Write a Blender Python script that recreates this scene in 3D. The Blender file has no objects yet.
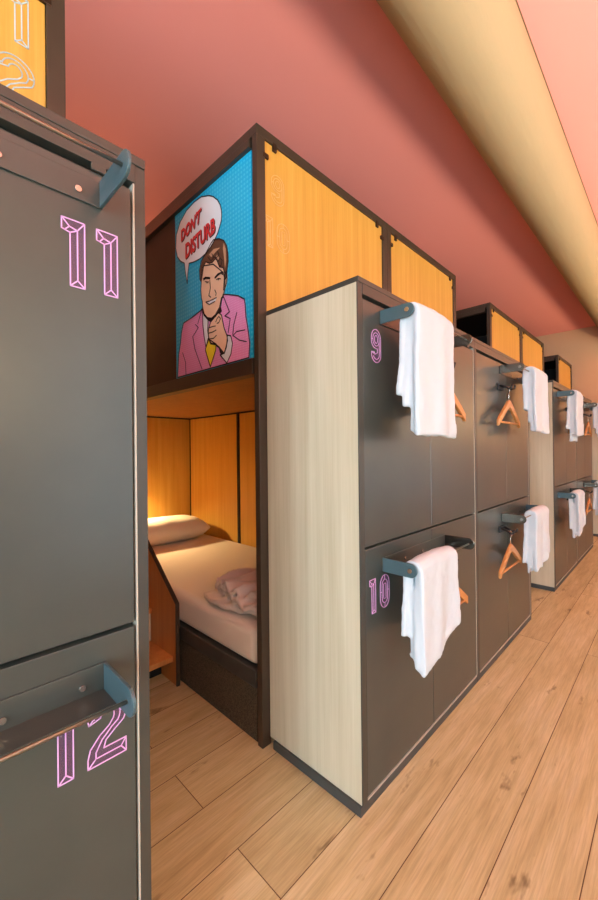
import bpy, bmesh, math, random
from mathutils import Vector, Matrix
random.seed(7)
SC = bpy.context.scene
COL = SC.collection
PI = math.pi

# ------------------------------------------------------------------ materials
def lin(c):
    return tuple(((v/12.92) if v <= .04045 else ((v+.055)/1.055)**2.4) for v in [x/255 for x in c])+(1,)

def new_mat(name, rgb=(128,128,128), rough=.5, metal=0., spec=.5):
    m = bpy.data.materials.new(name); m.use_nodes = True
    b = m.node_tree.nodes['Principled BSDF']
    b.inputs['Base Color'].default_value = lin(rgb)
    b.inputs['Roughness'].default_value = rough
    b.inputs['Metallic'].default_value = metal
    b.inputs['Specular IOR Level'].default_value = spec
    return m, m.node_tree.nodes, m.node_tree.links, b

def coords(n, l, kind='Object', scale=(1,1,1), loc=(0,0,0)):
    tc = n.new('ShaderNodeTexCoord'); mp = n.new('ShaderNodeMapping')
    mp.inputs['Scale'].default_value = scale; mp.inputs['Location'].default_value = loc
    l.new(tc.outputs[kind], mp.inputs['Vector']); return mp.outputs['Vector']

def noise(n, l, vec, scale, detail=4, rough=.55):
    t = n.new('ShaderNodeTexNoise'); t.inputs['Scale'].default_value = scale
    t.inputs['Detail'].default_value = detail; t.inputs['Roughness'].default_value = rough
    l.new(vec, t.inputs['Vector']); return t.outputs['Fac']

def ramp(n, l, fac, stops):
    r = n.new('ShaderNodeValToRGB'); e = r.color_ramp.elements
    while len(e) < len(stops): e.new(.5)
    for el, (p, c) in zip(e, stops): el.position = p; el.color = lin(c)
    l.new(fac, r.inputs['Fac']); return r.outputs['Color']

def bump(n, l, b, fac, strength, dist):
    bp = n.new('ShaderNodeBump'); bp.inputs['Strength'].default_value = strength
    bp.inputs['Distance'].default_value = dist
    l.new(fac, bp.inputs['Height']); l.new(bp.outputs['Normal'], b.inputs['Normal'])

M = {}
def laminate(name, c0, c1, rough, spec=.5, coat=0.):
    m, n, l, b = new_mat(name, c0, rough, 0, spec)
    v = coords(n, l, 'Object', (1,1,1))
    f = noise(n, l, v, 9, 5)
    l.new(ramp(n, l, f, [(.3, c0), (.7, c1)]), b.inputs['Base Color'])
    f2 = noise(n, l, v, 260, 2); bump(n, l, b, f2, .12, .0006)
    b.inputs['Coat Weight'].default_value = coat; b.inputs['Coat Roughness'].default_value = .13
    M[name] = m
laminate('door_laminate', (56,62,58), (62,67,62), .31, .65)
laminate('frame_laminate', (56,55,49), (62,61,54), .40)
laminate('pod_frame', (58,48,38), (66,54,43), .38)
laminate('unlit_interior', (34,29,26), (40,33,29), .7, .3)  # charcoal that stands for the lack of light inside the upper bunks
laminate('brown_blind', (62,44,33), (68,49,37), .6, .3)
laminate('plinth', (58,60,58), (66,68,66), .5)

def wood(name, cols, axis='Z', rough=.45, scale=1.0, fine=.35):
    m, n, l, b = new_mat(name, cols[0], rough)
    s = {'Z': (14,14,.55), 'X': (.55,14,14), 'Y': (14,.55,14)}[axis]
    v = coords(n, l, 'Object', tuple(x*scale for x in s))
    w = noise(n, l, v, 1.6, 6, .6)
    s2 = {'Z': (90,90,1.6), 'X': (1.6,90,90), 'Y': (90,1.6,90)}[axis]
    v2 = coords(n, l, 'Object', s2)
    g = noise(n, l, v2, 1.5, 3, .6)
    mx = n.new('ShaderNodeMix'); mx.data_type = 'FLOAT'; mx.inputs['Factor'].default_value = fine
    l.new(w, mx.inputs[2]); l.new(g, mx.inputs[3])
    l.new(ramp(n, l, mx.outputs[0], [(.32, cols[0]), (.5, cols[1]), (.68, cols[2])]), b.inputs['Base Color'])
    bump(n, l, b, g, .06, .0008)
    M[name] = m
wood('beech_panel', [(190,142,56),(201,154,67),(211,167,82)])
wood('ash_panel', [(180,169,141),(193,183,156),(203,194,170)], rough=.4)
wood('deck_wood', [(136,90,46),(150,102,54),(164,114,62)])
wood('stair_wood', [(186,118,58),(200,132,68),(210,146,80)])
wood('hanger_wood', [(176,116,60),(188,128,70),(200,142,84)], 'X', .4, 2)

# floor: oak planks running along X, each plank its own tone, knots
def floor_mat():
    m, n, l, b = new_mat('oak_floor', (205,170,120), .42, 0, .45)
    v = coords(n, l, 'Object', (1,1,1))
    br = n.new('ShaderNodeTexBrick')
    br.inputs['Scale'].default_value = 1; br.inputs['Brick Width'].default_value = 3.2
    br.inputs['Row Height'].default_value = .1915; br.inputs['Mortar Size'].default_value = .0016
    br.inputs['Mortar Smooth'].default_value = .3; br.offset = .35; br.offset_frequency = 2
    br.inputs['Color1'].default_value = (0,0,0,1); br.inputs['Color2'].default_value = (1,1,1,1)
    br.inputs['Mortar'].default_value = (.5,.5,.5,1); br.inputs['Bias'].default_value = 0
    mp = n.new('ShaderNodeMapping'); mp.inputs['Location'].default_value = (-.705,-.2+.1915*8,0)
    l.new(v, mp.inputs['Vector']); l.new(mp.outputs['Vector'], br.inputs['Vector'])
    # shift the grain per plank
    sep = n.new('ShaderNodeSeparateColor'); l.new(br.outputs['Color'], sep.inputs['Color'])
    sc = n.new('ShaderNodeVectorMath'); sc.operation = 'SCALE'; sc.inputs['Scale'].default_value = 13.
    l.new(br.outputs['Color'], sc.inputs[0])
    ad = n.new('ShaderNodeVectorMath'); ad.operation = 'ADD'
    l.new(v, ad.inputs[0]); l.new(sc.outputs['Vector'], ad.inputs[1])
    def stretched(s, scale, det, rgh=.6):
        q = n.new('ShaderNodeMapping'); q.inputs['Scale'].default_value = s
        l.new(ad.outputs['Vector'], q.inputs['Vector']); return noise(n, l, q.outputs['Vector'], scale, det, rgh)
    a = stretched((1.1,9,1), 2.2, 6); g = stretched((5,130,1), 1.6, 3); k = stretched((2.6,7.5,1), 1.2, 4, .7)
    base = ramp(n, l, a, [(.3,(186,168,122)),(.5,(204,187,141)),(.7,(216,201,161))])
    def mixc(kind, fac, A, B):
        x = n.new('ShaderNodeMix'); x.data_type = 'RGBA'; x.blend_type = kind
        if isinstance(fac, float): x.inputs[0].default_value = fac
        else: l.new(fac, x.inputs[0])
        l.new(A, x.inputs[6]); l.new(B, x.inputs[7]); return x.outputs[2]
    grain = ramp(n, l, g, [(.34,(196,196,196)),(.62,(255,255,255))])
    c = mixc('MULTIPLY', .45, base, grain)
    tone = ramp(n, l, sep.outputs[0], [(0.,(232,228,222)),(1.,(255,255,255))])
    c = mixc('MULTIPLY', .8, c, tone)
    knot = ramp(n, l, k, [(.63,(255,255,255)),(.70,(184,176,168)),(.78,(116,112,108))])
    c = mixc('MULTIPLY', .9, c, knot)
    mort = ramp(n, l, br.outputs['Fac'], [(.2,(255,255,255)),(.8,(120,92,66))])
    c = mixc('MULTIPLY', 1., c, mort)
    l.new(c, b.inputs['Base Color'])
    inv = n.new('ShaderNodeMath'); inv.operation = 'SUBTRACT'; inv.inputs[0].default_value = 1.
    l.new(br.outputs['Fac'], inv.inputs[1])
    ad2 = n.new('ShaderNodeMath'); ad2.operation = 'MULTIPLY_ADD'; ad2.inputs[1].default_value = .12
    l.new(g, ad2.inputs[0]); l.new(inv.outputs[0], ad2.inputs[2])
    bump(n, l, b, ad2.outputs[0], .35, .0015)
    M['floor'] = m
floor_mat()

def plaster(name, rgb, rough=.85):
    m, n, l, b = new_mat(name, rgb, rough, 0, .25)
    v = coords(n, l); f = noise(n, l, v, 120, 3); bump(n, l, b, f, .15, .001); M[name] = m
plaster('ceiling_pink', (232,148,143)); plaster('wall_paint', (214,176,140)); plaster('wall_cream', (226,212,192))
plaster('trim_dark', (70,60,52), .5)

m, n, l, b = new_mat('duct_fabric', (158,140,110), .75, 0, .3)
v = coords(n, l, 'Object', (1.4,7,7)); f = noise(n, l, v, 2.2, 5, .55); bump(n, l, b, f, .35, .01); M['duct'] = m
m, n, l, b = new_mat('duct_seam', (96,72,44), .7); M['seam'] = m

def plain(name, *a, **k): M[name] = new_mat(name, *a, **k)[0]
plain('pale_edge', (176,168,152), .35)
plain('rack_metal', (74,98,104), .36, .3)
plain('dark_metal', (112,104,94), .24, 1.)
plain('bar_metal', (150,142,128), .28, .9)
plain('screw', (190,188,182), .25, .95)
plain('hook_black', (30,30,31), .4, .3)
plain('chrome', (205,203,198), .18, 1.)
plain('clip', (62,44,30), .4, .5)
plain('num_pink', (218,170,218), .5)
plain('num_faded', (176,200,206), .6); plain('num_pale', (212,172,112), .6)
plain('black_gap', (14,12,11), .8)
plain('lamp_shell', (235,230,220), .4)
plain('window_frame', (232,228,220), .4)
m, n, l, b = new_mat('num_fill', (150,84,140), .5); b.inputs['Alpha'].default_value = .13; M['num_fill'] = m

def cloth(name, rgb, sc, st, rough=.95):
    m, n, l, b = new_mat(name, rgb, rough, 0, .15)
    v = coords(n, l); f = noise(n, l, v, sc, 3, .7); bump(n, l, b, f, st, .003)
    b.inputs['Sheen Weight'].default_value = .25; M[name] = m
cloth('towel', (198,207,212), 420, .5); M['towel'].node_tree.nodes['Principled BSDF'].inputs['Sheen Weight'].default_value = .05
cloth('sheet', (226,214,200), 160, .12)
cloth('pillowcase', (236,230,218), 160, .15)
cloth('blanket', (216,198,188), 300, .45)
m, n, l, b = new_mat('base_carpet', (56,50,42), .95, 0, .1)
v = coords(n, l); f = noise(n, l, v, 240, 2, .8)
l.new(ramp(n, l, f, [(.35,(62,57,49)),(.65,(108,98,82))]), b.inputs['Base Color']); bump(n, l, b, f, .6, .003); M['carpet'] = m

# printed blind: cyan with rows of small pale dots
m, n, l, b = new_mat('print_cyan', (0,150,196), .55)
v = coords(n, l, 'Object', (1,1,1))
vo = n.new('ShaderNodeTexVoronoi'); vo.feature = 'F1'; vo.inputs['Scale'].default_value = 50
vo.inputs['Randomness'].default_value = 0.
mp = n.new('ShaderNodeMapping'); mp.inputs['Scale'].default_value = (0,1,1)
l.new(v, mp.inputs['Vector']); l.new(mp.outputs['Vector'], vo.inputs['Vector'])
l.new(ramp(n, l, vo.outputs['Distance'], [(.20,(70,202,236)),(.36,(0,180,226))]), b.inputs['Base Color']); M['cyan'] = m
m, n, l, b = new_mat('print_pink', (226,128,184), .55)
v = coords(n, l, 'Object', (0,1,1)); vo = n.new('ShaderNodeTexVoronoi'); vo.inputs['Scale'].default_value = 95; vo.inputs['Randomness'].default_value = 0.
l.new(v, vo.inputs['Vector'])
l.new(ramp(n, l, vo.outputs['Distance'], [(.22,(248,176,218)),(.36,(238,146,202))]), b.inputs['Base Color']); M['pink'] = m
for nm, c in (('print_white',(240,240,242)),('print_skin',(244,196,160)),('print_hair',(106,70,48)),('print_line',(36,20,28)),
              ('print_yellow',(250,226,50)),('print_red',(222,48,52)),('print_shadow',(70,26,28)),('print_light',(204,156,120))):
    plain(nm, c, .55)

def glow(name, rgb, st):
    m = bpy.data.materials.new(name); m.use_nodes = True
    b = m.node_tree.nodes['Principled BSDF']; b.inputs['Emission Color'].default_value = lin(rgb)
    b.inputs['Emission Strength'].default_value = st; M[name] = m
glow('lamp_glow', (255,206,140), 6.)
m = bpy.data.materials.new('window_glass'); m.use_nodes = True; n = m.node_tree.nodes; l = m.node_tree.links
n.remove(n['Principled BSDF']); t = n.new('ShaderNodeBsdfTransparent'); g = n.new('ShaderNodeBsdfGlossy')
g.inputs['Roughness'].default_value = .02; x = n.new('ShaderNodeMixShader'); x.inputs[0].default_value = .06
l.new(t.outputs[0], x.inputs[1]); l.new(g.outputs[0], x.inputs[2]); l.new(x.outputs[0], n['Material Output'].inputs['Surface']); M['glass'] = m

# ------------------------------------------------------------------ mesh helpers
def BM(): return bmesh.new()
def box(bm, x0, x1, y0, y1, z0, z1, mi=0):
    vs = [bm.verts.new((x, y, z)) for x in (x0, x1) for y in (y0, y1) for z in (z0, z1)]
    for q in ((0,1,3,2),(4,6,7,5),(0,4,5,1),(2,3,7,6),(0,2,6,4),(1,5,7,3)):
        f = bm.faces.new([vs[i] for i in q]); f.material_index = mi
    return bm
def prism(bm, pts, n, mi=0):
    """extrude a closed polygon of 3-D points by the vector n"""
    n = Vector(n); a = [bm.verts.new(Vector(p)) for p in pts]; b2 = [bm.verts.new(Vector(p)+n) for p in pts]
    k = len(pts)
    f = [bm.faces.new(a), bm.faces.new(b2[::-1])]
    for i in range(k): f.append(bm.faces.new((a[i], b2[i], b2[(i+1)%k], a[(i+1)%k])))
    for q in f: q.material_index = mi
    return bm
def tube(bm, pts, r, seg=10, mi=0, cap=True):
    pts = [Vector(p) for p in pts]; rings = []
    up = Vector((0.31,0.17,.93))
    for i, p in enumerate(pts):
        d = (pts[min(i+1, len(pts)-1)]-pts[max(i-1, 0)]).normalized()
        s = d.cross(up)
        if s.length < .1: s = d.cross(Vector((1,0,0)))
        s.normalize(); t = s.cross(d).normalized()
        rr = r[i] if isinstance(r, (list, tuple)) else r
        rings.append([bm.verts.new(p+s*rr*math.cos(a)+t*rr*math.sin(a)) for a in [2*PI*j/seg for j in range(seg)]])
    for a, b2 in zip(rings, rings[1:]):
        for j in range(seg):
            f = bm.faces.new((a[j], a[(j+1)%seg], b2[(j+1)%seg], b2[j])); f.material_index = mi; f.smooth = True
    if cap:
        bm.faces.new(rings[0][::-1]).material_index = mi; bm.faces.new(rings[-1]).material_index = mi
    return bm
def obj(name, bm, mats, parent=None, bevel=0., seg=2, smooth=False):
    bmesh.ops.recalc_face_normals(bm, faces=bm.faces)
    me = bpy.data.meshes.new(name); bm.to_mesh(me); bm.free()
    for mm in (mats if isinstance(mats, (list, tuple)) else [mats]): me.materials.append(M[mm])
    o = bpy.data.objects.new(name, me); COL.objects.link(o)
    if parent: o.parent = parent
    if bevel:
        md = o.modifiers.new('bevel', 'BEVEL'); md.width = bevel; md.segments = seg; md.limit_method = 'ANGLE'
    if smooth:
        for p in me.polygons: p.use_smooth = True
    return o
def pbox(name, mat, parent, x0, x1, y0, y1, z0, z1, bevel=.0015):
    return obj(name, box(BM(), x0, x1, y0, y1, z0, z1), mat, parent, bevel)
def tag(o, label, cat, group=None):
    o['label'] = label; o['category'] = cat
    if group: o['group'] = group
    return o
def thing(name, label, cat, loc, group=None):
    o = bpy.data.objects.new(name, None); COL.objects.link(o); o.location = loc
    o.empty_display_size = .1
    return tag(o, label, cat, group)
def struct(o):
    o['kind'] = 'structure'; return o
# ------------------------------------------------------------------ the print on the blind (metres: u from its deep end, v from its foot)
POSTER={
 'corner':[(-0.037,0.887),(-0.022,0.005),(0.586,0.008),(0.6,0.86)],
 'bubble':[(0.295,0.823),(0.229,0.848),(0.161,0.853),(0.088,0.843),(0.022,0.81),(-0.018,0.759),(-0.025,0.693),(-0.009,0.642),(0.024,0.607),(0.062,0.584),(0.073,0.527),(0.089,0.47),(0.095,0.518),(0.109,0.567),(0.155,0.558),(0.21,0.554),(0.262,0.56),(0.304,0.576),(0.335,0.594),(0.362,0.616),(0.38,0.64),(0.393,0.662),(0.397,0.687),(0.395,0.71),(0.386,0.738),(0.365,0.77),(0.33,0.802)],
 'text1':[(0.031,0.703),(0.032,0.767),(0.229,0.801),(0.213,0.73)],
 'text2':[(0.073,0.599),(0.074,0.678),(0.342,0.706),(0.345,0.63)],
 'hair':[(0.308,0.592),(0.328,0.601),(0.374,0.588),(0.411,0.565),(0.433,0.533),(0.441,0.494),(0.442,0.462),(0.434,0.429),(0.428,0.394),(0.418,0.387),(0.403,0.424),(0.326,0.487),(0.244,0.508),(0.225,0.452),(0.221,0.437),(0.209,0.453),(0.205,0.501),(0.22,0.536),(0.259,0.56)],
 'ear':[(0.415,0.413),(0.431,0.419),(0.433,0.386),(0.427,0.366),(0.414,0.345),(0.405,0.344)],
 'face':[(0.233,0.5),(0.262,0.521),(0.293,0.503),(0.32,0.499),(0.343,0.507),(0.356,0.495),(0.375,0.458),(0.403,0.446),(0.415,0.417),(0.418,0.39),(0.414,0.345),(0.401,0.312),(0.389,0.313),(0.372,0.274),(0.339,0.249),(0.306,0.24),(0.271,0.251),(0.243,0.276),(0.231,0.312),(0.228,0.339),(0.22,0.36),(0.216,0.4),(0.221,0.437),(0.223,0.468)],
 'neck':[(0.229,0.319),(0.243,0.276),(0.271,0.251),(0.306,0.24),(0.339,0.249),(0.377,0.279),(0.388,0.252),(0.339,0.233),(0.294,0.225),(0.271,0.239),(0.248,0.262)],
 'jacket':[(0.225,0.307),(0.213,0.3),(0.126,0.286),(0.046,0.278),(0.025,0.234),(0.014,0.181),(-0.005,0.128),(-0.02,0.007),(0.583,0.003),(0.59,0.064),(0.578,0.134),(0.566,0.183),(0.562,0.235),(0.556,0.26),(0.514,0.286),(0.445,0.311),(0.402,0.324),(0.388,0.3),(0.377,0.261),(0.339,0.239),(0.277,0.239),(0.243,0.27)],
 'shirt':[(0.229,0.299),(0.243,0.276),(0.277,0.239),(0.273,0.199),(0.281,0.146),(0.257,0.112),(0.241,0.167),(0.231,0.227)],
 'tie':[(0.275,0.15),(0.342,0.111),(0.338,0.084),(0.292,0.013),(0.251,0.1),(0.26,0.121)],
 'hand':[(0.352,0.247),(0.366,0.25),(0.387,0.235),(0.398,0.2),(0.408,0.168),(0.428,0.133),(0.433,0.108),(0.419,0.081),(0.405,0.056),(0.369,0.09),(0.337,0.112),(0.298,0.123),(0.283,0.145),(0.277,0.178),(0.282,0.2),(0.3,0.224),(0.328,0.236)],
 'cuff':[(0.432,0.133),(0.457,0.124),(0.469,0.089),(0.457,0.044),(0.425,0.009),(0.374,0.055),(0.408,0.057),(0.424,0.083)],
 'cuffgap':[(0.36,0.095),(0.375,0.083),(0.406,0.057),(0.384,0.053),(0.371,0.066)],
 'teeth':[(0.262,0.328),(0.29,0.325),(0.323,0.321),(0.347,0.324),(0.335,0.312),(0.31,0.308),(0.279,0.314)],
 'hilite1':[(0.287,0.547),(0.328,0.558),(0.38,0.546),(0.347,0.54),(0.307,0.528)],
 'hilite2':[(0.408,0.557),(0.423,0.523),(0.425,0.471),(0.416,0.438),(0.41,0.487),(0.402,0.534)],
 'hilite3':[(0.353,0.523),(0.372,0.501),(0.366,0.492),(0.347,0.514)],
}
LINES=[
 [(0.225,0.307),(0.185,0.242)],
 [(0.163,0.244),(0.19,0.223),(0.137,0.189),(0.155,0.125),(0.22,0.014)],
 [(0.406,0.311),(0.449,0.233),(0.413,0.224),(0.454,0.202),(0.438,0.143)],
 [(0.503,0.216),(0.48,0.169),(0.472,0.126)],
 [(0.472,0.121),(0.5,0.134),(0.558,0.128)],
 [(0.478,0.119),(0.52,0.092),(0.568,0.076)],
 [(0.036,0.127),(0.064,0.074),(0.068,0.003)],
 [(0.282,0.2),(0.31,0.199),(0.338,0.196)],
 [(0.279,0.175),(0.316,0.173),(0.343,0.176)],
 [(0.287,0.146),(0.321,0.142),(0.346,0.151)],
 [(0.341,0.214),(0.352,0.227),(0.366,0.233),(0.38,0.22),(0.365,0.205),(0.351,0.205)],
 [(0.273,0.192),(0.281,0.152),(0.298,0.122),(0.337,0.111),(0.369,0.089)],
 [(0.242,0.446),(0.257,0.447),(0.293,0.434)],
 [(0.243,0.442),(0.261,0.444),(0.295,0.431)],
 [(0.338,0.421),(0.363,0.429),(0.389,0.427),(0.4,0.417)],
 [(0.34,0.418),(0.365,0.425),(0.389,0.425)],
 [(0.257,0.428),(0.271,0.421),(0.284,0.418)],
 [(0.351,0.408),(0.366,0.408),(0.383,0.401)],
 [(0.269,0.422),(0.272,0.416)],
 [(0.363,0.407),(0.367,0.401)],
 [(0.295,0.422),(0.299,0.383),(0.285,0.353),(0.302,0.34)],
 [(0.258,0.329),(0.29,0.325),(0.348,0.325)],
 [(0.265,0.324),(0.289,0.309),(0.335,0.311)],
 [(0.336,0.364),(0.347,0.346),(0.343,0.336)],
 [(0.314,0.541),(0.327,0.521),(0.353,0.508),(0.373,0.516),(0.36,0.535)],
 [(0.366,0.488),(0.379,0.499),(0.397,0.481),(0.388,0.459),(0.372,0.466)],
 [(0.28,0.538),(0.307,0.509),(0.327,0.517)],
 [(0.295,0.823),(0.229,0.848),(0.161,0.853),(0.088,0.843),(0.022,0.81),(-0.018,0.759),(-0.025,0.693),(-0.009,0.642),(0.024,0.607),(0.062,0.584),(0.073,0.527),(0.089,0.47),(0.095,0.518),(0.109,0.567),(0.155,0.558),(0.21,0.554),(0.262,0.56),(0.304,0.576),(0.335,0.594),(0.362,0.616),(0.38,0.64),(0.393,0.662),(0.397,0.687),(0.395,0.71),(0.386,0.738),(0.365,0.77),(0.33,0.802),(0.295,0.823)],
 [(0.308,0.592),(0.328,0.601),(0.374,0.588),(0.411,0.565),(0.433,0.533),(0.441,0.494),(0.442,0.462),(0.434,0.429),(0.428,0.394),(0.418,0.387),(0.403,0.424),(0.326,0.487),(0.244,0.508),(0.225,0.452),(0.221,0.437),(0.209,0.453),(0.205,0.501),(0.22,0.536),(0.259,0.56),(0.308,0.592)],
 [(0.233,0.5),(0.262,0.521),(0.293,0.503),(0.32,0.499),(0.343,0.507),(0.356,0.495),(0.375,0.458),(0.403,0.446),(0.415,0.417),(0.418,0.39),(0.414,0.345),(0.401,0.312),(0.389,0.313),(0.372,0.274),(0.339,0.249),(0.306,0.24),(0.271,0.251),(0.243,0.276),(0.231,0.312),(0.228,0.339),(0.22,0.36),(0.216,0.4),(0.221,0.437),(0.223,0.468),(0.233,0.5)],
 [(0.225,0.307),(0.213,0.3),(0.126,0.286),(0.046,0.278),(0.025,0.234),(0.014,0.181),(-0.005,0.128),(-0.02,0.007),(0.583,0.003),(0.59,0.064),(0.578,0.134),(0.566,0.183),(0.562,0.235),(0.556,0.26),(0.514,0.286),(0.445,0.311),(0.402,0.324),(0.388,0.3),(0.377,0.261),(0.339,0.239),(0.277,0.239),(0.243,0.27),(0.225,0.307)],
 [(0.352,0.247),(0.366,0.25),(0.387,0.235),(0.398,0.2),(0.408,0.168),(0.428,0.133),(0.433,0.108),(0.419,0.081),(0.405,0.056),(0.369,0.09),(0.337,0.112),(0.298,0.123),(0.283,0.145),(0.277,0.178),(0.282,0.2),(0.3,0.224),(0.328,0.236),(0.352,0.247)],
 [(0.432,0.133),(0.457,0.124),(0.469,0.089),(0.457,0.044),(0.425,0.009),(0.374,0.055),(0.408,0.057),(0.424,0.083),(0.432,0.133)],
 [(0.275,0.15),(0.342,0.111),(0.338,0.084),(0.292,0.013),(0.251,0.1),(0.26,0.121),(0.275,0.15)],
 [(0.229,0.299),(0.243,0.276),(0.277,0.239),(0.273,0.199),(0.281,0.146),(0.257,0.112),(0.241,0.167),(0.231,0.227),(0.229,0.299)],
 [(0.415,0.413),(0.431,0.419),(0.433,0.386),(0.427,0.366),(0.414,0.345),(0.405,0.344),(0.415,0.413)],
]
P_TEXT = {k: POSTER[k] for k in ('text1', 'text2')}
UPFILL = (105, 120, 115, 130, 150); DAYR = 5; DAYN = 135; READ = 36; GAPU = 14; GAPD = 7; EXPO = 0.88
# ------------------------------------------------------------------ the room
Y1, Y2, ZC, XE, XN, YB, YR = .75, 1.21, 3.12, 7.62, -2.7, 3.50, -1.75
struct(obj('floor', box(BM(), XN, XE, YR, YB, -.06, 0), 'floor'))
struct(obj('ceiling', box(BM(), XN-.12, XE+.12, YR-.12, YB+.12, ZC, ZC+.08), 'ceiling_pink'))
struct(obj('wall_end', box(BM(), XE, XE+.12, YR-.12, YB+.12, -.06, ZC-.001), 'wall_paint'))
struct(obj('wall_back', box(BM(), XN, XE-.001, YB, YB+.12, -.06, ZC-.001), 'wall_paint'))

def pierced(bm, a0, a1, holes, z0, z1, put):
    """a wall with rectangular openings, made of the boxes around them"""
    cur = a0
    for h0, h1, q0, q1 in holes:
        put(bm, cur, h0, z0, z1); put(bm, h0, h1, z0, q0); put(bm, h0, h1, q1, z1); cur = h1
    put(bm, cur, a1, z0, z1)
    return bm
WR = [(-1.6,-.2,.30,2.40),(.7,2.1,.30,2.40),(3.0,4.4,.30,2.40),(5.3,6.7,.30,2.40)]
WN = [(-1.6,-.1,.08,2.50)]
struct(obj('wall_right', pierced(BM(), XN, XE-.001, WR, -.06, ZC-.001, lambda b,a,c,p,q: box(b,a,c,YR-.12,YR,p,q)), 'wall_cream'))
struct(obj('wall_near', pierced(BM(), YR-.12, YB+.12, WN, -.06, ZC-.001, lambda b,a,c,p,q: box(b,XN-.12,XN-.001,a,c,p,q)), 'wall_cream'))
wi = 0
for walls, ax in ((WR,0),(WN,1)):
    for a0, a1, z0, z1 in walls:
        wi += 1
        def wb(bm, p0, p1, q0, q1, d0, d1):
            if ax == 0: box(bm, p0, p1, YR-d1, YR-d0, q0, q1)
            else: box(bm, XN-d1, XN-d0, p0, p1, q0, q1)
        bm = BM(); e = .0; t = .05; mid = (a0+a1)/2
        wb(bm, a0, a1, z0, z0+t, .02, .08); wb(bm, a0, a1, z1-t, z1, .02, .08)
        wb(bm, a0, a0+t, z0+t, z1-t, .02, .08); wb(bm, a1-t, a1, z0+t, z1-t, .02, .08)
        wb(bm, mid-.025, mid+.025, z0+t, z1-t, .02, .08)
        w = struct(obj('window_%d' % wi, bm, 'window_frame'))
        bm = BM(); wb(bm, a0+t, mid-.025, z0+t, z1-t, .045, .052); wb(bm, mid+.025, a1-t, z0+t, z1-t, .045, .052)
        obj('pane', bm, 'glass', w)

# round fabric duct under the ceiling, above the aisle
DY, DZ, DR = .618, 2.936, .180
bm = BM(); seg = 56; rings = []
nx = 110
for i in range(nx+1):
    x = XN+.02+(XE-XN-.04)*i/nx
    rings.append([bm.verts.new((x, DY+DR*math.cos(2*PI*j/seg), DZ+DR*math.sin(2*PI*j/seg))) for j in range(seg)])
for a, b2 in zip(rings, rings[1:]):
    for j in range(seg): bm.faces.new((a[j], a[(j+1)%seg], b2[(j+1)%seg], b2[j])).smooth = True
duct = thing('fabric_air_duct', 'long beige round fabric air duct under the pink ceiling', 'air duct', (0,0,0))
obj('sleeve', bm, 'duct', duct)
d = math.radians(172); cy, cz = DY+(DR+.001)*math.cos(d), DZ+(DR+.001)*math.sin(d)
obj('seam', tube(BM(), [(XN+.03, cy, cz), (XE-.03, cy, cz)], .0032, 6), 'seam', duct)
for k in range(6):
    x = -1.8+1.75*k
    obj('hanger_clip', box(BM(), x, x+.03, DY-.01, DY+.01, DZ+DR-.004, ZC-.0005), 'rack_metal', duct)

# ------------------------------------------------------------------ numerals
def arc(cx, cy, rx, ry, a0, a1, n=12):
    return [(cx+rx*math.cos(math.radians(a0+(a1-a0)*i/n)), cy+ry*math.sin(math.radians(a0+(a1-a0)*i/n))) for i in range(n+1)]
def stadium(o):   # outline inset by o of a 1 x 1 box whose ends are round
    return arc(.5, .70, .5-o, .30-o*.72, 0, 180)+arc(.5, .30, .5-o, .30-o*.72, 180, 360)
GL = {}
one = [(0,1),(1,1),(1,0),(.36,0),(.36,.80),(0,.83)]
GL['1'] = dict(w=.036, fill=one, lines=[one+one[:1], [(0,1),(.33,.89),(.68,.86),(.68,.10)], [(1,1),(.68,.86)], [(.36,0),(.68,.10),(1,0)], [(.33,.89),(.12,.815)], [(.36,.80),(.68,.86)]])
s0 = stadium(0)
GL['0'] = dict(w=.058, fill=s0, lines=[s0+s0[:1]]+[stadium(o)+stadium(o)[:1] for o in (.2,.37)]+[[(0,.5),(.2,.5)],[(.8,.5),(1,.5)],[(.5,1),(.5,.86)],[(.5,0),(.5,.14)]])
def nine(o):
    return [(0+o,.27)]+arc(.5, .26, .5-o, .26-o*.6, 195, 360)+arc(.5, .71, .5-o, .29-o*.6, 0, 360, 26)
o9 = [(.0,.30)]+arc(.5,.26,.5,.26,190,360)+arc(.5,.71,.5,.29,0,180)+arc(.5,.64,.5,.22,180,285)+[(.62,.30),(.36,.24),(.30,.31)]
GL['9'] = dict(w=.058, fill=o9, lines=[o9+o9[:1], arc(.5,.70,.34,.20,0,360,22), arc(.5,.70,.17,.12,0,360,18), [(.84,.68),(.84,.26)]+arc(.5,.26,.34,.16,0,-150), [(0,.30),(.2,.26),(.30,.31)], [(0,.68),(.16,.70)]])
def two(o):
    return arc(.5, .69, .5-o, .31-o*.6, 165, -25, 16)+[(.62-o*.2,.40-o*.05),(.30+o*.5,.30-o*.15),(0+o,.13)]
o2 = arc(.5,.69,.5,.31,172,-30,18)+[(.70,.44),(.46,.33),(.40,.22),(1,.22),(1,0),(0,0),(0,.14),(.06,.28),(.30,.44),(.55,.54)]+arc(.5,.69,.18,.13,-30,172,10)+[(.03,.66)]
GL['2'] = dict(w=.066, fill=o2, lines=[o2+o2[:1], arc(.5,.69,.34,.22,172,-35,16)+[(.62,.50),(.36,.36),(.2,.2),(.2,.11),(.86,.11)], [(.2,.11),(0,0)], [(.86,.11),(1,.22)], [(.86,.11),(1,0)], [(.84,.70),(1,.70)], [(.03,.66),(.16,.74)]])
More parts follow.
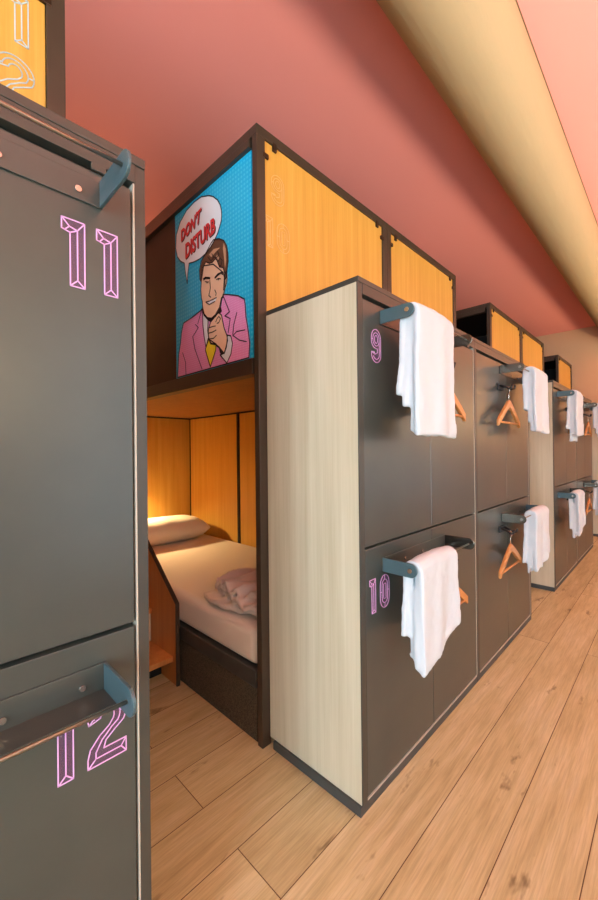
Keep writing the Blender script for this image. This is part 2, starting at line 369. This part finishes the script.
def numeral(parent, text, xs, z0, h, y, mat, fill=None, wid=.0020, scale=1.0):
    """outlined digits lying on a face that looks towards -Y"""
    for ch, x in zip(text, xs):
        g = GL[ch]; w = g['w']*scale; bm = BM()
        P = lambda p: Vector((x+p[0]*w, y, z0+p[1]*h))
        for ln in g['lines']:
            q = [P(p) for p in ln]
            for a, b2 in zip(q, q[1:]):
                d = b2-a
                if d.length < 1e-6: continue
                d.normalize(); nrm = Vector((d.z, 0, -d.x))*wid/2; e = d*wid*.3
                prism(bm, [a-e-nrm, b2+e-nrm, b2+e+nrm, a-e+nrm], (0,-.0010,0))
        o = obj('numeral', bm, mat, parent)
        if fill:
            bm = BM(); prism(bm, [P(p) for p in g['fill']], (0,-.0004,0)); obj('numeral_fill', bm, fill, o)

# ------------------------------------------------------------------ lockers
ZR = {'up': (1.645, 1.692), 'low': (.774, .822)}
W = 1.02
def make_rack(parent, x0, x1, zz, outer):
    z0, z1 = zz; zm = (z0+z1)/2; r = (z1-z0)/2; L = .132
    rk = obj('towel_rack', box(BM(), x0, x1, -.004, -.0005, z0, z1), 'door_laminate', parent, .001)
    for x in (x0, x1-.006):
        pts = [(x, -.0042, z0), (x, -L+r, z0)]+[(x, -L+r-r*math.sin(a), zm-r*math.cos(a)) for a in [PI*i/10 for i in range(1,10)]]+[(x, -L+r, z1), (x, -.0042, z1)]
        obj('side_arm', prism(BM(), pts, (.006,0,0)), 'rack_metal' if (x == x0) == (outer == 'left') else 'dark_metal', rk, .0012)
    obj('towel_bar', tube(BM(), [(x0+.0062, -L+r, zm), (x1-.0062, -L+r, zm)], .0034, 10), 'bar_metal', rk)
    for x in (x0-.0052, x1+.0002):
        obj('bolt', tube(BM(), [(x, -L+r, zm), (x+.005, -L+r, zm)], .008, 10), 'screw', rk)
    if z0 < 1: obj('shelf', box(BM(), x0+.0062, x1-.0062, -.064, -.0042, z0, z0+.002), 'door_laminate', rk)
    for f in (.08, .30, .57):
        x = x0+(x1-x0)*f if outer == 'left' else x1-(x1-x0)*f
        obj('screw', tube(BM(), [(x, -.0042, zm-.006), (x, -.0072, zm-.006)], .0055, 10), 'screw', rk)
    return rk
def make_hooks(parent, x, z):
    hk = obj('coat_hook', box(BM(), x-.045, x+.045, -.010, -.0005, z-.018, z+.018), 'hook_black', parent, .002)
    for dx in (-.028, .028):
        obj('prong', tube(BM(), [(x+dx,-.0102,z+.004),(x+dx,-.040,z-.004),(x+dx,-.058,z-.018),(x+dx,-.072,z-.016),(x+dx,-.078,z+.004)], .0055, 8), 'hook_black', hk)
    return hk
def make_locker(X0, label, group, mirror=False, side_panel=None, numerals=None, RX=None):
    t = thing('locker_unit', label, 'locker', (X0, Y1, 0), group)
    s_ = W-.018
    L_, R_ = side_panel == 'left', side_panel == 'right'
    xl = .0035 if L_ else .001; xh = W-.001                      # outer faces of the unit
    ca = .0205 if L_ else .001; cb = W-.0185 if R_ else W-.001    # carcass between its side panels
    pbox('carcass', 'frame_laminate', t, ca, cb, .0205, .44, .034, 1.7575)
    pbox('top_board', 'frame_laminate', t, xl, xh, -.004, .4565, 1.758, 1.776, .0015)
    pbox('cornice', 'frame_laminate', t, .0305 if L_ else xl, s_-.0035 if R_ else xh, -.003, .0200, 1.7225, 1.7576, .001)
    pbox('plinth', 'plinth', t, -.005 if L_ else .001, W+.006 if R_ else W-.001, .002, .43, 0, .0335)
    pbox('stile', 'frame_laminate', t, xl, .030, -.001, .0035, .034, 1.7575 if L_ else 1.722, .0004)
    s = W-.018 if R_ else W-.001                                   # right end of the door field
    pbox('edge_strip', 'pale_edge', t, s-.0065, s-.0035, -.0005, .0195, .041, 1.722, .0003)
    pbox('edge_strip', 'pale_edge', t, .032, s-.0070, -.0005, .0195, .036, .041, .0003)
    if L_: pbox('side_panel', 'ash_panel', t, .004, .020, .004, .4565, .034, 1.7575, .0006)
    if R_:
        pbox('stile', 'frame_laminate', t, s-.003, xh, -.001, .0035, .034, 1.7575, .0004)
        pbox('side_panel', 'ash_panel', t, W-.0175, W-.0012, .004, .4565, .034, 1.7575, .0006)
    da, db = .032, s-.011
    xm = (da+db)/2
    doors = {}
    for tier, z0, z1 in (('low', .047, .868), ('up', .8765, 1.708)):
        for k, (a, c) in enumerate(((da, xm-.0012), (xm+.0012, db))):
            d = pbox('door', 'door_laminate', t, a, c, 0, .0195, z0, z1, .0012)
            doors[tier, k] = d
    pbox('catch', 'frame_laminate', t, W-.10, W-.075, -.006, -.0005, 1.709, 1.7215, .001)
    k = 1 if mirror else 0
    rx = RX if RX else ((.40, .91) if mirror else (.134, .645))
    hx = .395 if mirror else .564
    for tier in ('up', 'low'):
        make_rack(t, rx[0], rx[1], ZR[tier], 'right' if mirror else 'left'); make_hooks(t, hx, 1.565 if tier == 'up' else .733)
    if numerals:
        for tier, txt, xs, z0 in numerals:
            numeral(doors[tier, k], txt, xs, z0, .115, -.0004, 'num_pink', 'num_fill')
    return t
make_locker(.34-W, 'dark locker numbered 11 and 12, nearest the camera at the left edge', 'dark locker units', True, 'right',
            [('up', '11', (W-.34+.193, W-.34+.249), 1.491), ('low', '12', (W-.34+.168, W-.34+.227), .642)], (.4285, .939))
make_locker(1.046, 'dark locker numbered 9 and 10 beside the pale wood side panel', 'dark locker units', False, 'left',
            [('up', '9', (.082,), 1.506), ('low', '10', (.055, .120), .645)])
make_locker(2.066, 'dark locker right of the one numbered 9 and 10, two hangers in full view', 'dark locker units', True, 'right')
FX = 2.772
make_locker(1.046+FX, 'dark locker just past the far pale wood side panel and the second gap', 'dark locker units', False, 'left')
make_locker(2.066+FX, 'farthest dark locker of the row, at the right edge of the photo', 'dark locker units', True, 'right')
make_locker(1.046+2*FX, 'locker behind the last gap, only its wooden side panel showing at the right edge', 'dark locker units', False, 'left')

# ------------------------------------------------------------------ sleeping pods
PW, PD, ZP = .985, 2.235, 2.535
def make_blind(t, y_hi):
    """printed roller blind; u runs from its deep end to the aisle end, v up from its foot"""
    X = .014
    bm = BM()
    def pt(u, v, lay): return (X-.00045*lay, y_hi-u, 1.59+v)
    def poly(uv, mi, lay):
        # clip softly to the blind
        prism(bm, [pt(min(max(u,-.034),.604), min(max(v,.006),.866), lay) for u, v in uv], (.0004,0,0), mi)
    mats = ['cyan','print_white','print_skin','print_hair','print_line','print_yellow','print_red','print_shadow','pink','print_light']
    box(bm, X, X+.006, y_hi-.607, y_hi+.037, 1.593, 2.459, 0)
    P = POSTER
    poly(P['jacket'],8,2); poly(P['shirt'],1,3); poly(P['neck'],4,3); poly(P['ear'],2,2); poly(P['hair'],3,3)
    poly(P['face'],2,4); poly(P['tie'],5,4); poly(P['cuff'],1,5); poly(P['cuffgap'],4,6); poly(P['hand'],2,7)
    poly(P['teeth'],1,5)
    for k in ('hilite1','hilite2','hilite3'): poly(P[k],9,5)
    poly(P['bubble'],1,6)
    for i, ln in enumerate(LINES):
        wd = .0055 if i >= len(LINES)-9 else (.008 if 11 <= i < 15 else .0045)
        q = [Vector((0, y_hi-min(max(u,-.034),.604), 1.59+min(max(v,.006),.866))) for u, v in ln]
        for a, b2 in zip(q, q[1:]):
            d = b2-a
            if d.length < 1e-5: continue
            d.normalize(); nr = Vector((0,-d.z,d.y))*wd/2; e = d*wd*.35
            x = Vector((X-.00045*9,0,0))
            prism(bm, [x+a-e-nr, x+b2+e-nr, x+b2+e+nr, x+a-e+nr], (.0003,0,0), 4)
    bl = obj('printed_blind', bm, mats, t)
    # lettering
    bm = BM()
    dg = bpy.context.evaluated_depsgraph_get
    for key, txt in (('text1', "DON'T"), ('text2', 'DISTURB')):
        cu = bpy.data.curves.new('lettering', 'FONT'); cu.body = txt; cu.offset = .036; cu.resolution_u = 3
        to = bpy.data.objects.new('lettering', cu); COL.objects.link(to); bpy.context.view_layer.update()
        me = bpy.data.meshes.new_from_object(to.evaluated_get(dg()))
        bpy.data.objects.remove(to)
        xs = [v.co.x for v in me.vertices]; ys = [v.co.y for v in me.vertices]
        xa, xb, ya, yb = min(xs), max(xs), min(ys), max(ys)
        c = [Vector((*q,0)) for q in P_TEXT[key]]      # bl, tl, tr, br
        for lay, dx, dy, mi in ((8,.006,-.007,1),(9,0,0,0)):
            vs = []
            for v in me.vertices:
                s, r = (v.co.x-xa)/(xb-xa), (v.co.y-ya)/(yb-ya)
                q = (c[0]*(1-s)+c[3]*s)*(1-r)+(c[1]*(1-s)+c[2]*s)*r
                vs.append(bm.verts.new(pt(q.x+dx, q.y+dy, lay)))
            for p in me.polygons:
                try: bm.faces.new([vs[i] for i in p.vertices]).material_index = mi
                except ValueError: pass
        bpy.data.meshes.remove(me)
    bmesh.ops.remove_doubles(bm, verts=bm.verts, dist=1e-6)
    r = bmesh.ops.extrude_face_region(bm, geom=list(bm.faces))
    bmesh.ops.translate(bm, verts=[v for v in r['geom'] if isinstance(v, bmesh.types.BMVert)], vec=(-.0003,0,0))
    obj('lettering', bm, ['print_red','print_shadow'], bl)
    return bl
def make_pod(X0, label, mirror=False, blind=False, numerals=None, ink='num_pale', group='bunk pods'):
    """one stack of two bunks; the open long side is at local x = 0 (at x = PW when mirrored)"""
    t = thing('bunk_pod', label, 'bunk pod', (X0, Y2, 0), group)
    def B(name, mat, x0, x1, y0, y1, z0, z1, bevel=.0015, parent=None):
        if mirror: x0, x1 = PW-x1, PW-x0
        return pbox(name, mat, parent or t, x0, x1, y0, y1, z0, z1, bevel)
    p = .045
    for x in (0, PW-p):
        for y, d in ((0, .030), (PD-p, p)): B('post', 'pod_frame', x, x+p, y, y+d, 0, ZP-.0405)
    for y in (0, PD-p): B('rail', 'pod_frame', 0, PW, y, y+p, ZP-.04, ZP)
    for x in (0, PW-p): B('rail', 'pod_frame', x, x+p, p+.0005, PD-p-.0005, ZP-.04, ZP)
    # side rail over the lower bunk, and its front twin behind the locker
    B('rail', 'pod_frame', .001, .055, p+.0005, PD-p-.0005, 1.522, 1.588)
    B('rail', 'pod_frame', p+.0005, PW-p-.0005, 0, p, 1.522, 1.588)
    B('bunk_deck', 'deck_wood', .058, PW-.051, p+.001, PD-p-.032, 1.527, 1.56)
    B('blind_rail', 'pod_frame', -.004, .036, p+.001, PD-p-.001, ZP-.075, ZP-.0405)
    B('roof_panel', 'unlit_interior', p+.0005, PW-p-.0005, p+.0005, PD-p-.0005, ZP-.03, ZP-.012)
    fp = B('front_panel', 'beech_panel', p+.001, PW-p-.001, .008, .024, 1.5885, ZP-.0415)
    for x in (.10, PW-.10):
        B('clip', 'clip', x-.011, x+.011, -.002, .0075, ZP-.066, ZP-.030, .002, fp)
    for x in (p-.012, PW-p-.020):
        B('clip', 'clip', x, x+.032, -.002, .0075, ZP-.118, ZP-.098, .002, fp)
    B('lower_front_panel', 'beech_panel', p+.001, PW-p-.001, .008, .024, .301, 1.5215)
    # walls of the lower bunk
    B('back_panel', 'beech_panel', .02, PW-p-.001, PD-p-.03, PD-p-.002, .301, 1.5265)
    xs = PW-.05
    B('long_panel', 'beech_panel', xs, xs+.004, p+.001, 1.375, .301, 1.5265)
    B('divider', 'black_gap', xs-.008, xs+.0045, 1.376, 1.405, .301, 1.5265)
    B('long_panel', 'beech_panel', xs, xs+.004, 1.406, PD-p-.031, .301, 1.5265)
    B('divider', 'black_gap', xs-.006, xs-.0005, PD-p-.042, PD-p-.031, .301, 1.5265)
    B('divider', 'black_gap', xs-.006, xs-.0005, p+.001, PD-p-.043, 1.5145, 1.5265)
    B('divider', 'black_gap', .058, xs-.001, PD-p-.037, PD-p-.0305, 1.5145, 1.5265)
    # upper bunk lining, with the darkness of the unlit inside put into its colour
    B('upper_lining', 'unlit_interior', PW-p-.012, PW-p-.001, p+.001, PD-p-.001, 1.5615, ZP-.0415)
    B('upper_lining', 'unlit_interior', .02, PW-p-.014, PD-p-.03, PD-p-.002, 1.5615, ZP-.0415)
    B('base_board', 'carpet', .010, PW-.011, p+.001, PD-p-.001, 0.0, .222)
    B('base_rail', 'plinth', .004, PW-.011, p+.001, PD-p-.001, .2225, .292, .003)
    if blind:
        y_hi = .66
        make_blind(t, y_hi)
        B('gap_shade', 'unlit_interior', .022, .044, .0305, .052, 1.5885, ZP-.0755)  # dark strip standing in for the shaded gap beside the post
        B('side_blind', 'brown_blind', .018, .026, y_hi+.040, PD-p-.001, 1.5885, ZP-.0755)
    if numerals:
        for txt, xs_, z0, sc in numerals: numeral(fp, txt, xs_, z0, .125, .0078, ink, None, .003, sc)
    return t
make_pod(.325-PW, 'bunk pod at the top left corner above the lockers numbered 11 and 12', True, False,
         [('11', (PW-.325+.130, PW-.325+.195), 2.27, 1.25), ('12', (PW-.325+.105, PW-.325+.170), 2.105, 1.25)], 'num_faded')
make_pod(1.012, 'bunk pod with the comic print blind and a made bed in its lower bunk', False, True,
         [('9', (.085,), 2.255, 1.25), ('10', (.045, .115), 2.06, 1.25)])
make_pod(1.012+PW+.002, 'bunk pod behind the locker with two hangers, second wooden panel of the near pair', True)
PX = 3.742
make_pod(PX, 'bunk pod with an open black upper side, past the second gap', False)
make_pod(PX+PW+.002, 'bunk pod at the right of the far pair of wooden panels', True)
make_pod(6.535, 'last and smallest looking bunk pod, against the far end wall', False)

# ------------------------------------------------------------------ bed in the lower bunk
def soft(o, sub=2, strength=0., size=.2):
    md = o.modifiers.new('sub', 'SUBSURF'); md.levels = sub; md.render_levels = sub
    if strength:
        tx = bpy.data.textures.new('wrinkle', 'CLOUDS'); tx.noise_scale = size
        d = o.modifiers.new('wrinkle', 'DISPLACE'); d.texture = tx; d.strength = strength; d.texture_coords = 'LOCAL'
    for p in o.data.polygons: p.use_smooth = True
    return o
def cushion(x0, x1, y0, y1, z0, z1, n=14, edge=.35, m=6):
    """a rounded slab: grid top and bottom swelling between its seams"""
    bm = BM()
    g = {}
    for s in (0, 1):
        for i in range(n+1):
            for j in range(m+1):
                u, v = i/n*2-1, j/m*2-1
                f = (1-abs(u)**4)**edge*(1-abs(v)**4)**edge
                zc = (z0+z1)/2; z = zc+(1 if s else -1)*(z1-z0)/2*f
                if (i in (0,n) or j in (0,m)) and s: g[s,i,j] = g[0,i,j]; continue
                g[s,i,j] = bm.verts.new((x0+(x1-x0)*i/n, y0+(y1-y0)*j/m, z))
    for s in (0, 1):
        for i in range(n):
            for j in range(m):
                q = [g[s,i,j], g[s,i+1,j], g[s,i+1,j+1], g[s,i,j+1]]
                bm.faces.new(q if s else q[::-1])
    return bm
XB0 = 1.012
bm = BM(); box(bm, XB0+.012, XB0+PW-.056, Y2+.05, Y2+PD-.08, .2935, .462)
mt = obj('mattress', bm, 'sheet', None, .045, 6, True)
tag(mt, 'white sheeted mattress in the lower bunk behind the pale locker side panel', 'mattress')
pl = soft(obj('pillow', cushion(XB0+.10, XB0+.86, 2.84, 3.30, .462, .655), 'pillowcase'), 1, .02, .16)
tag(pl, 'plump white pillow lying at the head of the lower bunk bed', 'pillow')

def sheet_path(prof, xr, n_s, n_x, th, warp):
    """thick cloth ribbon: prof(s) -> (y,z) swept across x, warped by warp(s,u) -> Vector"""
    bm = BM(); rows = []
    for i in range(n_s+1):
        s = i/n_s; y, z = prof(s); y2, z2 = prof(min(1, s+1e-3)); y0, z0 = prof(max(0, s-1e-3))
        d = Vector((0, y2-y0, z2-z0)).normalized(); nr = Vector((0, -d.z, d.y))
        row = []
        for sd in (1, -1):
            r = []
            for j in range(n_x+1):
                u = j/n_x; p = Vector((xr[0]+(xr[1]-xr[0])*u, y, z))+nr*sd*th/2+warp(s, u)
                r.append(bm.verts.new(p))
            row.append(r)
        rows.append(row)
    for a, b2 in zip(rows, rows[1:]):
        for j in range(n_x):
            bm.faces.new((a[0][j], a[0][j+1], b2[0][j+1], b2[0][j])); bm.faces.new((a[1][j], b2[1][j], b2[1][j+1], a[1][j+1]))
        bm.faces.new((a[0][0], b2[0][0], b2[1][0], a[1][0])); bm.faces.new((a[0][n_x], a[1][n_x], b2[1][n_x], b2[0][n_x]))
    for r in (rows[0], rows[-1]):
        for j in range(n_x): bm.faces.new((r[0][j], r[1][j], r[1][j+1], r[0][j+1]))
    return bm
def merge(dst, src):
    me = bpy.data.meshes.new('tmp'); src.to_mesh(me); src.free(); dst.from_mesh(me); bpy.data.meshes.remove(me)
def fuse(o, vox, it=6, disp=0., size=.05):
    r = o.modifiers.new('fuse', 'REMESH'); r.mode = 'VOXEL'; r.voxel_size = vox; r.use_smooth_shade = True
    s = o.modifiers.new('smooth', 'SMOOTH'); s.factor = .5; s.iterations = it
    if disp:
        tx = bpy.data.textures.new('fold', 'CLOUDS'); tx.noise_scale = size
        d = o.modifiers.new('fold', 'DISPLACE'); d.texture = tx; d.strength = disp; d.texture_coords = 'LOCAL'
    return o
# folded blanket: plies with rolling wrinkles
bm = BM()
rb = random.Random(3)
for k in range(3):
    z = .486+.036*k; ins = .012*k
    def prof(s, z=z, ins=ins): return (1.265+ins*.5+(1.70-1.265-ins*2.2)*s, z)
    ph = rb.random()*6
    def warp(s, u, ph=ph, k=k):
        return Vector((.03*math.sin(5*s+ph), .022*math.sin(7*u+ph), (.004+.006*k)*math.sin(30*s+5*u+ph)+(.003+.004*k)*math.sin(15*u+9*s+ph)-.012*(k)*u*.3))
    merge(bm, sheet_path(prof, (XB0+.045+ins, XB0+.72-ins), 30, 30, .026, warp))
bk = fuse(obj('blanket', bm, 'blanket'), .006, 5, .006, .04)
tag(bk, 'crumpled pale pink folded blanket on the lower bunk mattress', 'blanket')

# stairs at the end of the gap
st = thing('step_ladder', 'wooden steps with slanted side panel climbing inside the gap beside the bed', 'steps', (.345, 1.86, 0))
sw = .655
side = [(sw-.018,0,0),(sw-.018,0,.418)]
side += [(sw-.018,1.50,.418+1.50*.775),(sw-.018,1.50,0)]
obj('side_board', prism(BM(), side, (.014,0,0)), 'stair_wood', st, .001)
edge = [(sw-.020,-.012,0),(sw-.020,-.012,.424),(sw-.020,1.50,.424+1.512*.775),(sw-.020,1.50,.424+1.512*.775-.016),(sw-.020,-.0005,.4185),(sw-.020,-.0005,0)]
obj('edge_band', prism(BM(), edge, (.018,0,0)), 'pod_frame', st, .001)
for k in range(6):
    y = .03+.24*k; z = .140+.185*k
    pbox('tread', 'stair_wood', st, 0, sw-.0185, y, y+.262, z-.028, z, .002)
    if k: pbox('riser', 'ash_panel', st, 0, sw-.0185, y+.012, y+.026, z-.185+.0005, z-.0285, .001)
pbox('tread_void', 'black_gap', st, 0, sw-.0185, .16, .175, 0, .1115, .001)  # black sheet painted in for the dark void under the first tread
# ------------------------------------------------------------------ towels
YBAR = Y1-.132+.0235
def make_towel(x0, x1, zb, front, tails, label, seed, skew=0., group='white towels on the bars'):
    """folded bath towel over a bar; front = lowest z in front, tails = z of each ply behind"""
    rnd = random.Random(seed); big = BM(); nply = len(tails); th = .0155
    for k in range(nply):
        r = .0125+k*.0175
        zf = front+(nply-1-k)*.012; zt = tails[k]
        flen = zb-zf; blen = zb-zt; tot = flen+blen+PI*r
        inset = .004*(nply-1-k)
        def prof(s, r=r, flen=flen, blen=blen, tot=tot, k=k):
            d = s*tot
            if d < blen: q = min(1, (blen-d)/.12); return (YBAR+r-.004*q*q+.004*k*((blen-d)/blen), zb-blen+d)
            d -= blen
            if d < PI*r: a = d/r; return (YBAR+r*math.cos(a), zb+r*math.sin(a))
            d -= PI*r; q = min(1, d/.12); return (YBAR-r+.004*q*q-(.002+.005*k)*(d/flen)**1.2, zb-d)
        ph = [rnd.random()*6 for _ in range(6)]
        ph[0] = ph[1] = seed*1.7
        def warp(s, u, ph=ph, k=k, blen=blen, tot=tot, flen=flen):
            fr = max(0, min(1, (s*tot-blen)/max(flen,.01))); bk = max(0, 1-s*tot/blen)
            hang = max(fr, bk)
            y = .006*hang*math.sin(6*u+ph[0])+.004*hang*math.sin(13*u+ph[1]+2*s)
            x = .012*hang*(2*u-1)*(1 if fr > bk else .6)+.006*math.sin(5*s+ph[2])*hang
            x += -.020*bk*(k+.5)/nply*(1-u)
            z = skew*(u-.15)*fr**2 + (.006*math.sin(4*u+ph[3])*hang**3) - (.008*(2*u-1)**2*(1-hang))
            return Vector((x, y, z))
        merge(big, sheet_path(prof, (x0+inset, x1-inset*.5), 60, 14, th, warp))
    # rolled bottom fold that joins the plies in front
    for k in range(nply-1):
        pts = []
        for i in range(13):
            u = i/12
            pts.append((x0+.006+(x1-x0-.012)*u+.012*(2*u-1), YBAR-.024-.013*k, front+.018+skew*(u-.15)+.002*math.sin(9*u+seed)))
        tube(big, pts, .016, 10)
    o = fuse(obj('towel', big, 'towel'), .005, 8, .006, .06)
    return tag(o, label, 'towel', group)
ZU, ZL = 1.6685, .798
make_towel(1.195, 1.475, ZU, 1.245, (1.34, 1.385), 'white towel on the upper bar beside the number 9', 1)
make_towel(1.195, 1.475, ZL, .468, (.50, .575), 'white towel on the lower bar beside the number 10', 2, .075)
make_towel(2.65, 2.945, ZU, 1.30, (1.365, 1.43), 'white towel right of the upper wooden hanger, in front of the far pale panel', 3)
make_towel(2.65, 2.945, ZL, .47, (.44, .50), 'white towel right of the lower wooden hanger, in front of the far pale panel', 4, .07)
make_towel(1.215+FX, 1.50+FX, ZU, 1.31, (1.26, 1.37), 'white towel on the upper bar of the locker past the second gap', 5)
make_towel(1.215+FX, 1.50+FX, ZL, .47, (.43, .52), 'white towel on the lower bar of the locker past the second gap', 6, .05)
make_towel(2.60+FX, 2.90+FX, ZU, 1.30, (1.36, 1.42), 'white towel cut off by the right edge of the photo, upper of the two', 7)
make_towel(2.60+FX, 2.90+FX, ZL, .47, (.46, .52), 'white towel cut off by the right edge of the photo, lower of the two', 8)

# ------------------------------------------------------------------ wooden hangers
def make_hanger(x, z, label, rz=0., group='wooden hangers'):
    """z is the height of the prong the wire hook hangs on"""
    t = thing('coat_hanger', label, 'hanger', (x, Y1-.050, z), group)
    t.rotation_euler = (0, 0, rz)
    bm = BM(); pts = []
    n = 16
    top = []; bot = []
    for i in range(n+1):
        u = i/n*2-1; a = abs(u)
        zc = -.100-.118*a**1.15; hw = .021-.004*a
        top.append((.195*u, 0, zc+hw*1.05)); bot.append((.195*u, 0, zc-hw*1.05))
    for q0, q1, p0, p1 in zip(top, top[1:], bot, bot[1:]):
        prism(bm, [Vector(v)+Vector((0,-.008,0)) for v in (q0, q1, p1, p0)], (0,.016,0))
    bmesh.ops.remove_doubles(bm, verts=bm.verts, dist=1e-5)
    fs = {}
    for f in bm.faces: fs.setdefault(tuple(sorted(round(c, 5) for v in f.verts for c in v.co)), []).append(f)
    bmesh.ops.delete(bm, geom=[f for l_ in fs.values() if len(l_) > 1 for f in l_], context='FACES_ONLY')
    obj('shoulder', bm, 'hanger_wood', t, .004)
    obj('trouser_bar', tube(BM(), [(-.180,0,-.212),(.180,0,-.212)], .0065, 10), 'hanger_wood', t)
    hk = [(0,0,-.090),(0,0,-.050)]+[(.018*math.sin(a)+.0,0,-.020-.018*math.cos(a)+.0) for a in [0.0+i*.36 for i in range(1,13)]]
    obj('hook', tube(BM(), hk, .0022, 8), 'chrome', t)
    return t
hz = {'up': 1.5625, 'low': .7305}
for tier, word in (('up','upper'), ('low','lower')):
    make_hanger(1.610, hz[tier], 'wooden hanger mostly hidden behind the towel beside the number %s' % ('9' if tier == 'up' else '10'))
    make_hanger(2.461, hz[tier], '%s wooden hanger left of the white towel on the middle dark locker' % word)
    make_hanger(1.610+FX, hz[tier], '%s wooden hanger on the first locker past the second gap' % word)
    make_hanger(2.461+FX, hz[tier], '%s wooden hanger on the farthest locker by the right edge' % word)

# ------------------------------------------------------------------ lamps, daylight, camera
def light(name, kind, loc, energy, col, **kw):
    L = bpy.data.lights.new(name, kind); L.energy = energy; L.color = col
    rot = kw.pop('rot', None)
    for k, v in kw.items(): setattr(L, k, v)
    o = bpy.data.objects.new(name, L); COL.objects.link(o); o.location = loc
    if rot: o.rotation_euler = rot
    return o
WARM = (1., .77, .42); SOFT = (1., .88, .64); DAY = (.88, .97, 1.)
for i, x in enumerate((-.9, .45, 2.55, 4.85, 7.0)):  # invented torchieres, put in to brighten the ceiling from below
    t = thing('added_uplighter', 'added torchiere lifting the ceiling light from the window wall, out of view', 'lamp', (x, -1.35, 0), 'added uplighters by the windows')
    obj('base', tube(BM(), [(0,0,0),(0,0,.025)], .13, 28), 'hook_black', t, .004)
    obj('pole', tube(BM(), [(0,0,.0255),(0,0,1.12)], .011, 12), 'hook_black', t)
    obj('lamp_shade', tube(BM(), [(0,0,1.1205),(0,0,1.13),(0,0,1.24)], [.03,.06,.15], 28, cap=False), 'hook_black', t)
    obj('bulb', tube(BM(), [(0,0,1.14),(0,0,1.19)], .035, 16), 'lamp_glow', t)
    light('fill_uplight', 'SPOT', (x, -1.35, 1.245), UPFILL[i], (WARM if i > 2 else SOFT), spot_size=2.7, spot_blend=.7, shadow_soft_size=.22, rot=(PI,0,0))
for a0, a1, z0, z1 in WR:
    light('daylight', 'AREA', ((a0+a1)/2, YR-.16, (z0+z1)/2), DAYR, DAY, shape='RECTANGLE', size=a1-a0, size_y=z1-z0, rot=(PI/2,0,0))
for a0, a1, z0, z1 in WN:
    light('daylight', 'AREA', (XN-.16, (a0+a1)/2, (z0+z1)/2), DAYN, (.60,.84,1.), shape='RECTANGLE', size=a1-a0, size_y=z1-z0, rot=(PI/2,0,-PI/2))
for i, x in enumerate((.66, 3.40)):  # invented sconces, added to warm the gaps and the ceiling over them
    t = thing('added_sconce', 'added sconce warming the end of the first gap, out of view' if i == 0 else 'added sconce warming the end of the second gap, out of view', 'lamp', (x, YB, 2.25))
    obj('bracket', box(BM(), -.04, .04, -.012, -.0005, -.06, .06), 'lamp_shell', t, .002)
    obj('shade', tube(BM(), [(0,-.075,-.09),(0,-.075,.09)], .055, 24, cap=False), 'lamp_shell', t)
    obj('bulb', tube(BM(), [(0,-.075,-.04),(0,-.075,.04)], .02, 14), 'lamp_glow', t)
    light('gap_fill_light', 'SPOT', (x, YB-.075, 2.345), GAPU, (1., .62, .30), spot_size=2.7, spot_blend=.5, shadow_soft_size=.05, rot=(PI,0,0))
    light('gap_fill_light', 'SPOT', (x, YB-.075, 2.155), GAPD, (1., .62, .30), spot_size=2.4, spot_blend=.5, shadow_soft_size=.05, rot=(0,0,0))
# reading lamp in the lower bunk, on the end wall above the pillow
t = thing('reading_lamp', 'small lit reading lamp on the end wall above the pillow, behind the near locker', 'lamp', (1.25, Y2+PD-.0305, 1.0))
obj('arm', tube(BM(), [(0,-.0005,0),(0,-.06,0)], .009, 10), 'hook_black', t)
obj('lamp_shade', tube(BM(), [(0,-.06,.045),(0,-.075,-.03)], [.022,.040], 20, cap=False), 'hook_black', t)
obj('bulb', tube(BM(), [(0,-.064,.03),(0,-.071,-.01)], .014, 12), 'lamp_glow', t)
light('reading_light', 'SPOT', (1.25, Y2+PD-.108, .955), READ, (1., .70, .32), spot_size=2.6, spot_blend=.8, shadow_soft_size=.03, rot=(-.25,0,0))

w = bpy.data.worlds.new('World'); SC.world = w; w.use_nodes = True
w.node_tree.nodes['Background'].inputs['Color'].default_value = (.72,.86,1.,1); w.node_tree.nodes['Background'].inputs['Strength'].default_value = 1.0

cam = bpy.data.cameras.new('Camera'); co = bpy.data.objects.new('Camera', cam); COL.objects.link(co); SC.camera = co
yaw, pit, rol, foc = math.radians(44.32), math.radians(.188), math.radians(-.613), 388.42
f = Vector((math.cos(yaw)*math.cos(pit), math.sin(yaw)*math.cos(pit), math.sin(pit)))
rt = Vector((math.sin(yaw), -math.cos(yaw), 0)); up = rt.cross(f)
c, s = math.cos(rol), math.sin(rol)
r2, u2 = rt*c+up*s, up*c-rt*s
m4 = Matrix((r2, u2, -f)).transposed().to_4x4(); m4.translation = (0, 0, 1.2)
co.matrix_world = m4
cam.sensor_fit = 'VERTICAL'; cam.sensor_height = 24; cam.lens = foc/900*24; cam.clip_start = .02
SC.view_settings.view_transform = 'Standard'; SC.view_settings.look = 'None'
SC.view_settings.exposure = EXPO; SC.view_settings.gamma = 1; SC.view_settings.use_curve_mapping = False
